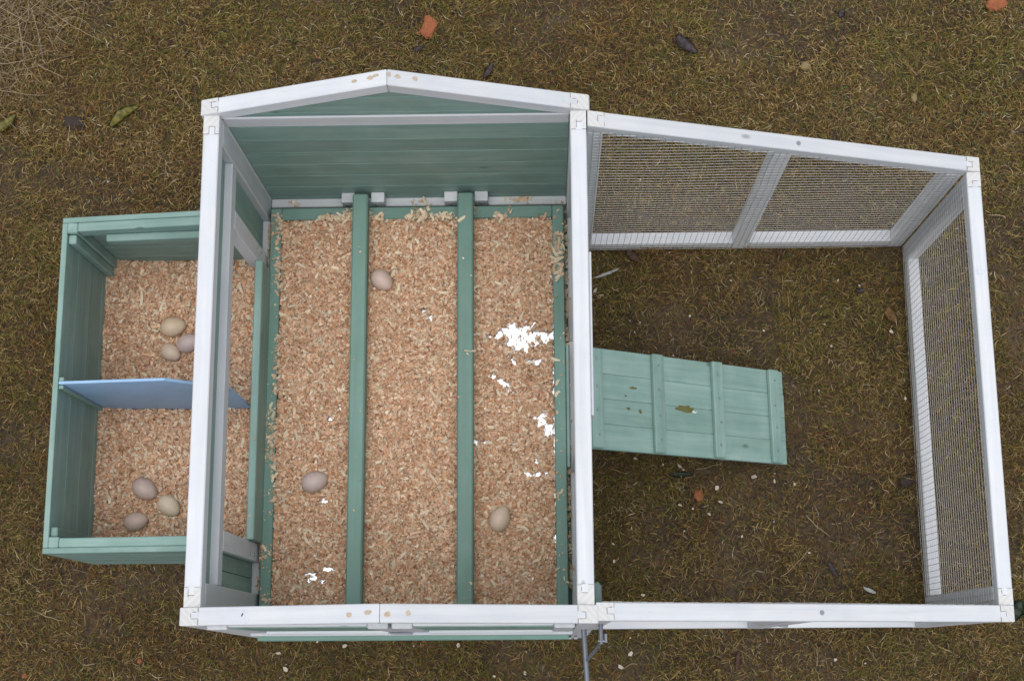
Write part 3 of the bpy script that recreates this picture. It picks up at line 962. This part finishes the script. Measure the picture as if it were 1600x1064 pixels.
# long dry stalks: tangle in the far corner and odd straws elsewhere
def stalks(pts, lo, hi, wd, lift, col, jitter=.2, az=None):
    V, Q, T, C_ = [], [], [], []
    off = 0
    for k, (x, y) in enumerate(pts):
        ln = R.uniform(lo, hi); a = R.uniform(0, math.tau) if az is None else R.gauss(*az)
        n_ = 6; z = float(ground_z(x, y)) + R.uniform(.008, .012 + lift)
        w_ = wd * R.uniform(.7, 1.3); cur = R.uniform(-.25, .25)
        cc = np.array(R.choice(col)) * R.uniform(.8, 1.15)
        p = Vector((x, y, z))
        for j in range(n_ + 1):
            s = Vector((-math.sin(a), math.cos(a), .3)) * (w_ * .5 * (1 - .5 * j / n_))
            V += [tuple(p - s), tuple(p + s)]; C_ += [cc, cc]
            if j < n_:
                b = off + 2 * j; Q.append((b, b + 1, b + 3, b + 2))
            a += cur / n_ + R.gauss(0, jitter * .3)
            p = p + Vector((math.cos(a), math.sin(a), R.uniform(-.1, .09))) * (ln / n_)
            p.z = max(p.z, float(ground_z(p.x, p.y)) + .006)
        off += 2 * (n_ + 1)
    return np.array(V), np.array(Q), np.array(C_)
STR = [(.30, .225, .13), (.24, .17, .095), (.36, .285, .185), (.18, .12, .062), (.13, .085, .042)]
pts = []
while len(pts) < 1300:
    x, y = R.uniform(-.85, -.36), R.uniform(1.10, 1.66)
    if (x + .86) * 1.15 + (1.62 - y) * .9 < R.uniform(.2, .55): pts.append((x, y))
v1 = stalks(pts[:950], .025, .09, .0012, .016, STR, .5)
v3 = stalks(pts[950:1080], .07, .17, .0017, .024, STR, .16)
pts = [(R.uniform(-.9, 1.95), R.uniform(-.3, 1.7)) for _ in range(480)]
pts = [p for p in pts if not (-.02 < p[0] < .74 and -.02 < p[1] < .98)]
v2 = stalks(pts, .022, .060, .0015, .003, STR + [(.22, .13, .06)], .5)
V, Q, C_ = join([v1, v2, v3])
o = link('dry_straw', np_mesh('dry_straw', V, quads=Q, col=C_, mat=GRASSM))
tag(o, 'long dry straw stalks, tangled thickest in the far left corner', 'straw', None, 'stuff')

# tiny clover in the lawn beyond the run
V, Q, C_ = [], [], []
off = 0
for k in range(2600):
    x, y = R.uniform(.9, 1.9), R.uniform(1.0, 1.62)
    if vn(x, y, 13, 91) < .66 or (x < 1.6 and y < 1.12): continue
    r_ = R.uniform(.0013, .0027); a = R.uniform(0, 6.28)
    z = float(ground_z(x, y)) + R.uniform(.009, .013)
    cc = np.array((.085, .15, .04)) * R.uniform(.7, 1.35)
    tx, ty = R.uniform(-.4, .4), R.uniform(-.4, .4)
    for j in range(4):
        aa = a + j * math.pi / 2
        dx, dy = r_ * math.cos(aa), r_ * math.sin(aa)
        V.append((x + dx, y + dy, z + dx * tx + dy * ty)); C_.append(cc)
    Q.append((off, off + 1, off + 2, off + 3)); off += 4
o = link('clover', np_mesh('clover', np.array(V), quads=np.array(Q), col=np.array(C_), mat=GRASSM))
tag(o, 'tiny green clover leaves in the lawn beyond the run', 'clover', None, 'stuff')

# ------------------------------------------------------------------ things lying on the lawn
def chunk_bm(rx_, ry_, rz_, rough, seed, sub=3, boxy=0):
    bm = bmesh.new()
    bmesh.ops.create_icosphere(bm, subdivisions=sub, radius=1)
    for v in bm.verts:
        c = v.co.copy()
        if boxy:
            m = max(abs(c.x), abs(c.y), abs(c.z)); c = c.lerp(c / m, boxy)
        k = 1 + rough * (float(vn(c.x + c.z * .7 + 5, c.y - c.z * .4 + 5, 1.7, seed)) - .5) * 1.8 + rough * 1.1 * (float(vn(c.x + c.z + 9, c.y + c.z * .8 + 9, 5, seed)) - .5)
        v.co = Vector((c.x * rx_ * k, c.y * ry_ * k, c.z * rz_ * k))
    return bm
def rock_mat(name, c1, c2):
    m, n, l, b = nt(name)
    vec, raw, rnd = coords(n, l, (1, 1, 1))
    f = noise(n, l, vec, 130, 6, .7); c = mix(n, l, f, c1, c2)
    l.new(c, b.inputs['Base Color']); b.inputs['Roughness'].default_value = .9
    bp = n.new('ShaderNodeBump'); bp.inputs['Strength'].default_value = .8; bp.inputs['Distance'].default_value = .003
    l.new(f, bp.inputs['Height']); l.new(bp.outputs[0], b.inputs['Normal'])
    return m
BRICK = rock_mat('brick_clay', (.26, .075, .028), (.42, .15, .065))
STONE = rock_mat('ochre_stone', (.20, .145, .06), (.32, .25, .12))
CLOD = rock_mat('dark_clod', (.028, .020, .018), (.06, .042, .034))
def lump(name, u, v, rx_, ry_, rz_, rot, mat, label, cat, rough=.35, seed=1, group=None, boxy=0):
    x, y = at(u, v, .008)
    bm = chunk_bm(rx_, ry_, rz_, rough, seed, 3, boxy)
    o = link(name, mesh_from_bm(name, bm, mat, not boxy), None, Matrix.Translation((x, y, float(ground_z(x, y)) + rz_ * .55 + .006)) @ Matrix.Rotation(math.radians(rot), 4, 'Z'))
    tag(o, label, cat, group)
    return o
lump('brick_fragment', 670, 43, .0185, .0265, .012, -22, BRICK, 'orange brick fragment on the grass beyond the gable peak', 'brick', .22, 3, None, .55)
lump('brick_fragment', 1556, 9, .022, .016, .012, 10, BRICK, 'orange brick fragment in the far right corner of the lawn', 'brick', .35, 5, None, .3)
lump('brick_fragment', 1093, 772, .010, .012, .005, 0, BRICK, 'small red brick crumb on the soil below the ramp', 'brick', .35, 8)
lump('brick_fragment', 217, 1032, .006, .0065, .004, 30, BRICK, 'small red brick crumb on the near left lawn', 'brick', .35, 9)
lump('brick_fragment', 38, 1055, .0055, .007, .004, 60, BRICK, 'small red brick crumb in the near left corner', 'brick', .35, 10)
lump('stone', 1260, 101, .013, .0105, .006, 0, STONE, 'flat ochre stone in the grass beyond the run', 'stone', .25, 6)
lump('stone', 1429, 152, .008, .012, .005, 0, STONE, 'ochre pebble in the grass close beyond the run rail', 'stone', .25, 7)
lump('stone', 1584, 205, .0055, .0055, .005, 0, rock_mat('mauve_pebble', (.15, .10, .10), (.25, .18, .18)), 'small round mauve pebble at the right edge of the lawn', 'stone', .15, 12)
lump('soil_clod', 113, 192, .025, .018, .007, -15, CLOD, 'dark brown clod lying between the two yellow green leaves', 'clod', .5, 11)
lump('soil_clod', 1417, 750, .016, .012, .008, 20, CLOD, 'dark clod against the foot of the end run panel', 'clod', .35, 14)

def leaf_mat(name, c1, c2, rough=.5):
    m, n, l, b = nt(name)
    vec, raw, rnd = coords(n, l, (1, 1, 1))
    f = noise(n, l, vec, 75, 5, .65)
    rr_ = ramp(n, [(.35, c1), (.65, c2)]); l.new(f, rr_.inputs[0]); c = rr_.outputs[0]
    l.new(c, b.inputs['Base Color']); b.inputs['Roughness'].default_value = rough
    return m
LG = leaf_mat('leaf_yellow_green', (.10, .115, .025), (.42, .34, .075), .4)
LD = leaf_mat('leaf_dark', (.055, .042, .042), (.16, .12, .12), .5)
LB = leaf_mat('leaf_brown', (.10, .05, .035), (.19, .10, .07), .6)
LO = leaf_mat('leaf_ochre', (.20, .10, .03), (.33, .18, .07), .5)
def leaf(u, v, ln, wd, rot, mat, label, fold=.5, curve=.3, bend=.0):
    x, y = at(u, v, .012)
    bm = bmesh.new()
    n_ = 12; rows = []
    for k in range(n_ + 1):
        t = k / n_
        w_ = wd * .5 * (math.sin(math.pi * t ** .85) ** .8) * (1 + .1 * math.sin(t * 21)) + .0006
        xx = (t - .5) * ln; yy = bend * ln * (4 * (t - .5) ** 2); zz = curve * ln * (t - .5) ** 2 + .001 * math.sin(t * 17)
        rows.append([bm.verts.new((xx, yy + s * w_, zz + abs(s) * w_ * fold + .0006 * math.sin(t * 30 + s))) for s in (-1, -.5, 0, .5, 1)])
    for a, b_ in zip(rows[:-1], rows[1:]):
        for j in range(4): bm.faces.new((a[j], a[j + 1], b_[j + 1], b_[j]))
    bmesh.ops.solidify(bm, geom=list(bm.faces), thickness=.0006)
    bmesh.ops.recalc_face_normals(bm, faces=bm.faces)
    o = link('fallen_leaf', mesh_from_bm('fallen_leaf', bm, mat, True), None, Matrix.Translation((x, y, float(ground_z(x, y)) + .016)) @ Matrix.Rotation(math.radians(rot), 4, 'Z'))
    tag(o, label, 'leaf')
leaf(189, 176, .088, .026, 38, LG, 'curled yellow green leaf on the lawn near the hen house corner', .25, .25, -.16)
leaf(8, 194, .075, .026, 42, LG, 'yellow green leaf cut off by the left edge of the lawn', .5, .15, .06)
leaf(1072, 71, .070, .030, -42, LD, 'dark grey brown folded leaf beyond the run', .45, .15, .05)
leaf(764, 110, .046, .016, 62, LD, 'narrow dark leaf close behind the gable rail', .4, .1, .05)
leaf(1315, 21, .026, .016, 70, LD, 'small grey leaf at the far edge of the lawn', .3, .1)
leaf(654, 78, .024, .014, 20, LD, 'small dark leaf below the orange brick fragment', .3, .1)
leaf(989, 399, .042, .022, -48, LB, 'reddish brown leaf at the foot of the far run panel', .2, .12)
leaf(1391, 493, .044, .027, -62, LO, 'ochre brown curled leaf inside the run near its end panel', .5, .12, .1)
leaf(1064, 741, .055, .014, 2, leaf_mat('leaf_dull_green', (.025, .035, .02), (.06, .075, .04), .5), 'dull dark green leaf half under the ramp', .4, .1)
leaf(1302, 890, .040, .012, -62, LD, 'slim dark leaf inside the run near its front rail', .3, .1)
leaf(1345, 454, .022, .011, 10, LD, 'small dark leaf inside the run near its far corner', .3, .1)
leaf(1153, 1031, .045, .012, 82, LB, 'brown leaf stalk on the lawn in front of the run', .3, .1)
leaf(1590, 952, .05, .03, 65, leaf_mat('leaf_deep_green', (.015, .035, .018), (.03, .06, .03), .4), 'deep green leaf beside the near corner of the run', .3, .1)
leaf(1357, 795, .016, .008, -30, LB, 'small reddish leaf scrap inside the run', .3, .1)

# feathers: shaft with barbs as a blade
FEA = plain('feather_white', (.62, .62, .60), .7, 0, .12, 60)
def feather(u, v, ln, wd, rot, label):
    x, y = at(u, v, .015)
    m = Matrix.Translation((x, y, float(ground_z(x, y)) + .017)) @ Matrix.Rotation(math.radians(rot), 4, 'Z')
    e = link('feather', None, None, m); e.empty_display_size = .02
    tag(e, label, 'feather')
    bm = bmesh.new(); rows = []
    for k in range(15):
        t = k / 14
        w_ = wd * (math.sin(math.pi * min(1, t * .92 + .06)) ** .6) * R.uniform(.8, 1.1)
        rows.append([bm.verts.new(((t - .5) * ln, s * w_ * .5 + .06 * ln * (t - .5) ** 2, .003 * t + (.0015 if s else .0005))) for s in (-1, 0, 1)])
    for a, b_ in zip(rows[:-1], rows[1:]):
        for j in range(2): bm.faces.new((a[j], a[j + 1], b_[j + 1], b_[j]))
    bmesh.ops.solidify(bm, geom=list(bm.faces), thickness=.0004)
    link('vane', mesh_from_bm('vane', bm, FEA, True), e, m)
    sh = bmesh.new()
    bmesh.ops.create_cone(sh, cap_ends=True, segments=6, radius1=.0007, radius2=.0003, depth=ln * 1.12)
    link('shaft', mesh_from_bm('shaft', sh, FEA, True), e, m @ Matrix.Translation((-.03 * ln, .002, .0025)) @ Matrix.Rotation(math.pi / 2, 4, 'Y'))
feather(949, 426, .060, .007, 20, 'slim grey white feather on the grass near the far run panel')
feather(1360, 922, .028, .009, -25, 'small white feather inside the run near its front rail')

# long single straws worth picking out
def straw(u0, v0, u1, v1, label, wd=.0024):
    a = at(u0, v0, .014); b_ = at(u1, v1, .014)
    n_ = 7; bm = bmesh.new(); prev = None
    L_ = math.hypot(b_[0] - a[0], b_[1] - a[1]); an = math.atan2(b_[1] - a[1], b_[0] - a[0])
    for k in range(n_ + 1):
        t = k / n_
        p = Vector(((t - .5) * L_, R.uniform(-.0015, .0015) + .04 * L_ * (4 * (t - .5) ** 2 - .5), R.uniform(-.001, .001)))
        r_ = wd * .5 * (1 - .4 * t)
        ring = [bm.verts.new(p + Vector((0, r_ * math.cos(q_ * math.tau / 5), r_ * math.sin(q_ * math.tau / 5)))) for q_ in range(5)]
        if prev:
            for j in range(5): bm.faces.new((prev[j], prev[(j + 1) % 5], ring[(j + 1) % 5], ring[j]))
        else: bm.faces.new(ring[::-1])
        prev = ring
    bm.faces.new(prev)
    mx, my = (a[0] + b_[0]) / 2, (a[1] + b_[1]) / 2
    o = link('straw_stalk', mesh_from_bm('straw_stalk', bm, STRM, True), None, Matrix.Translation((mx, my, float(ground_z(mx, my)) + .016)) @ Matrix.Rotation(an, 4, 'Z'))
    tag(o, label, 'straw')
STRM = plain('straw_stalk', (.34, .25, .14), .6, 0, .2, 60)
straw(52, 955, 98, 971, 'short pale straw on the near left lawn')
straw(75, 15, 160, 66, 'long golden straw slanting through the far left tangle')
straw(272, 140, 304, 176, 'golden straw just outside the hen house corner')
straw(1222, 902, 1268, 856, 'long pale straw inside the run near its front rail')
straw(1260, 805, 1296, 838, 'thin straw lying in the middle of the run')
straw(1278, 1040, 1277, 1006, 'upright pale straw on the lawn before the run')
straw(1345, 165, 1369, 181, 'pale straw on the lawn behind the run rail')
straw(1088, 733, 1130, 722, 'thin twig lying along the lower ramp edge', .0018)

# pale wood chips dropped on the lawn
CHIP = plain('wood_chip', (.54, .45, .355), .75, 0, .18, 90)
CHIPS = [(1178, 745, 1.3, 'large pale wood chip on the soil below the far end of the ramp'),
         (1211, 751, .9, 'wood chip just off the lower corner of the ramp'),
         (1121, 761, 1.2, 'pale angular wood chip beside the red brick crumb below the ramp'),
         (993, 716, 1.0, 'tan wood chip tucked against the ramp edge near the house'),
         (1062, 727, 1.1, 'white wood chip near the dull green leaf under the ramp'),
         (1126, 784, 1.0, 'narrow wood chip lying right of the red brick crumb'),
         (1063, 789, .8, 'small white wood chip on bare soil below the red brick crumb'),
         (1108, 803, .8, 'small pale chip in the middle of the near run floor'),
         (1005, 929, 1.0, 'pale wood chip lying close to the front run rail'),
         (958, 850, .8, 'small oval wood chip on dark soil beside the house wall'),
         (960, 876, .9, 'tan wood chip on dark soil near the front house corner'),
         (930, 454, 1.0, 'pale wood chip against the house below the grey feather'),
         (1392, 518, 1.0, 'pale wood chip next to the ochre leaf in the run'),
         (1415, 622, 1.1, 'slim wood chip at the foot of the end run panel'),
         (434, 1020, 1.1, 'square wood chip on the lawn before the front left door'),
         (446, 1045, 1.1, 'pale wood chip lowest of those before the front left door'),
         (538, 1009, 1.1, 'pale wood chip on the lawn under the left front gable'),
         (716, 1008, 1.1, 'pale wood chip on the lawn under the right front gable'),
         (843, 993, 1.0, 'wood chip close to the drawer front near the hinges'),
         (820, 1051, .9, 'wood chip on the lawn left of the pull rod'),
         (985, 1021, 1.2, 'pale wood chip on the lawn right of the pull rod'),
         (970, 1041, 1.2, 'square pale wood chip nearest the tip of the pull rod'),
         (1306, 1030, 1.0, 'pale wood chip on the lawn before the middle of the run')]
FINE = [(1036, 725), (1068, 733), (1083, 794), (1070, 829), (1160, 838), (1242, 756), (984, 501), (1000, 504), (992, 519), (1052, 555), (1078, 494), (1046, 395), (1310, 438), (1343, 446), (1300, 540), (1194, 516), (447, 1038), (646, 1009), (772, 1056), (985, 996), (1353, 1036), (496, 1002), (1280, 610), (1265, 863)]
def chip_bm(s):
    bm = bmesh.new()
    n_ = R.randint(4, 6)
    vs = [bm.verts.new((math.cos(k / n_ * math.tau + R.uniform(-.3, .3)) * s * R.uniform(.7, 1.3), math.sin(k / n_ * math.tau) * s * R.uniform(.4, .9), R.uniform(-.0016, .0016))) for k in range(n_)]
    f = bm.faces.new(vs)
    ex = bmesh.ops.extrude_face_region(bm, geom=[f])
    bmesh.ops.translate(bm, vec=(0, 0, .0011), verts=[q_ for q_ in ex['geom'] if isinstance(q_, bmesh.types.BMVert)])
    bmesh.ops.recalc_face_normals(bm, faces=bm.faces)
    return bm
def chip_m(u, v):
    x, y = at(u, v, .012)
    return Matrix.Translation((x, y, float(ground_z(x, y)) + .0165)) @ Euler((R.uniform(-.4, .4), R.uniform(-.4, .4), R.uniform(0, 6.28))).to_matrix().to_4x4()
for u, v, sc, lb in CHIPS:
    o = link('wood_chip', mesh_from_bm('wood_chip', chip_bm(.0058 * sc), CHIP), None, chip_m(u, v))
    tag(o, lb, 'wood chip', 'pale wood chips dropped on the ground')
fb = bmesh.new()
for u, v in FINE:
    b1 = chip_bm(R.uniform(.0022, .0042)); b1.transform(chip_m(u, v))
    me = bpy.data.meshes.new('tmp'); b1.to_mesh(me); b1.free(); fb.from_mesh(me); bpy.data.meshes.remove(me)
o = link('wood_crumbs', mesh_from_bm('wood_crumbs', fb, CHIP))
tag(o, 'fine pale wood crumbs sprinkled on the ground', 'wood crumbs', None, 'stuff')

# red crumbs and bits scattered too fine to count
V, Q, C_ = [], [], []
off = 0
CB = [(.30, .09, .035), (.24, .08, .04), (.14, .06, .04), (.36, .15, .07), (.10, .06, .055), (.55, .48, .40)]
for k in range(420):
    x, y = R.uniform(-.9, 1.95), R.uniform(-.3, 1.7)
    if -.0 < x < .72 and 0 < y < .96: continue
    s = R.uniform(.0014, .0044); z = float(ground_z(x, y)) + R.uniform(.007, .011)
    cc = np.array(R.choice(CB)) * R.uniform(.7, 1.2)
    a = R.uniform(0, 6.28); ca, sa = math.cos(a) * s, math.sin(a) * s
    e_ = R.uniform(.5, 1)
    b = [(ca, sa), (-sa * e_, ca * e_), (-ca, -sa), (sa * e_, -ca * e_)]
    V += [(x + p[0], y + p[1], z - s * .3) for p in b] + [(x + p[0] * .6 + s * .2, y + p[1] * .6, z + s * .5) for p in b]
    C_ += [cc] * 8
    Q += [(off, off + 3, off + 2, off + 1), (off + 4, off + 5, off + 6, off + 7)] + [(off + j, off + (j + 1) % 4, off + 4 + (j + 1) % 4, off + 4 + j) for j in range(4)]
    off += 8
o = link('soil_crumbs', np_mesh('soil_crumbs', np.array(V), quads=np.array(Q), col=np.array(C_), mat=GRASSM))
tag(o, 'small reddish brick crumbs and bits scattered through the lawn', 'crumbs', None, 'stuff')
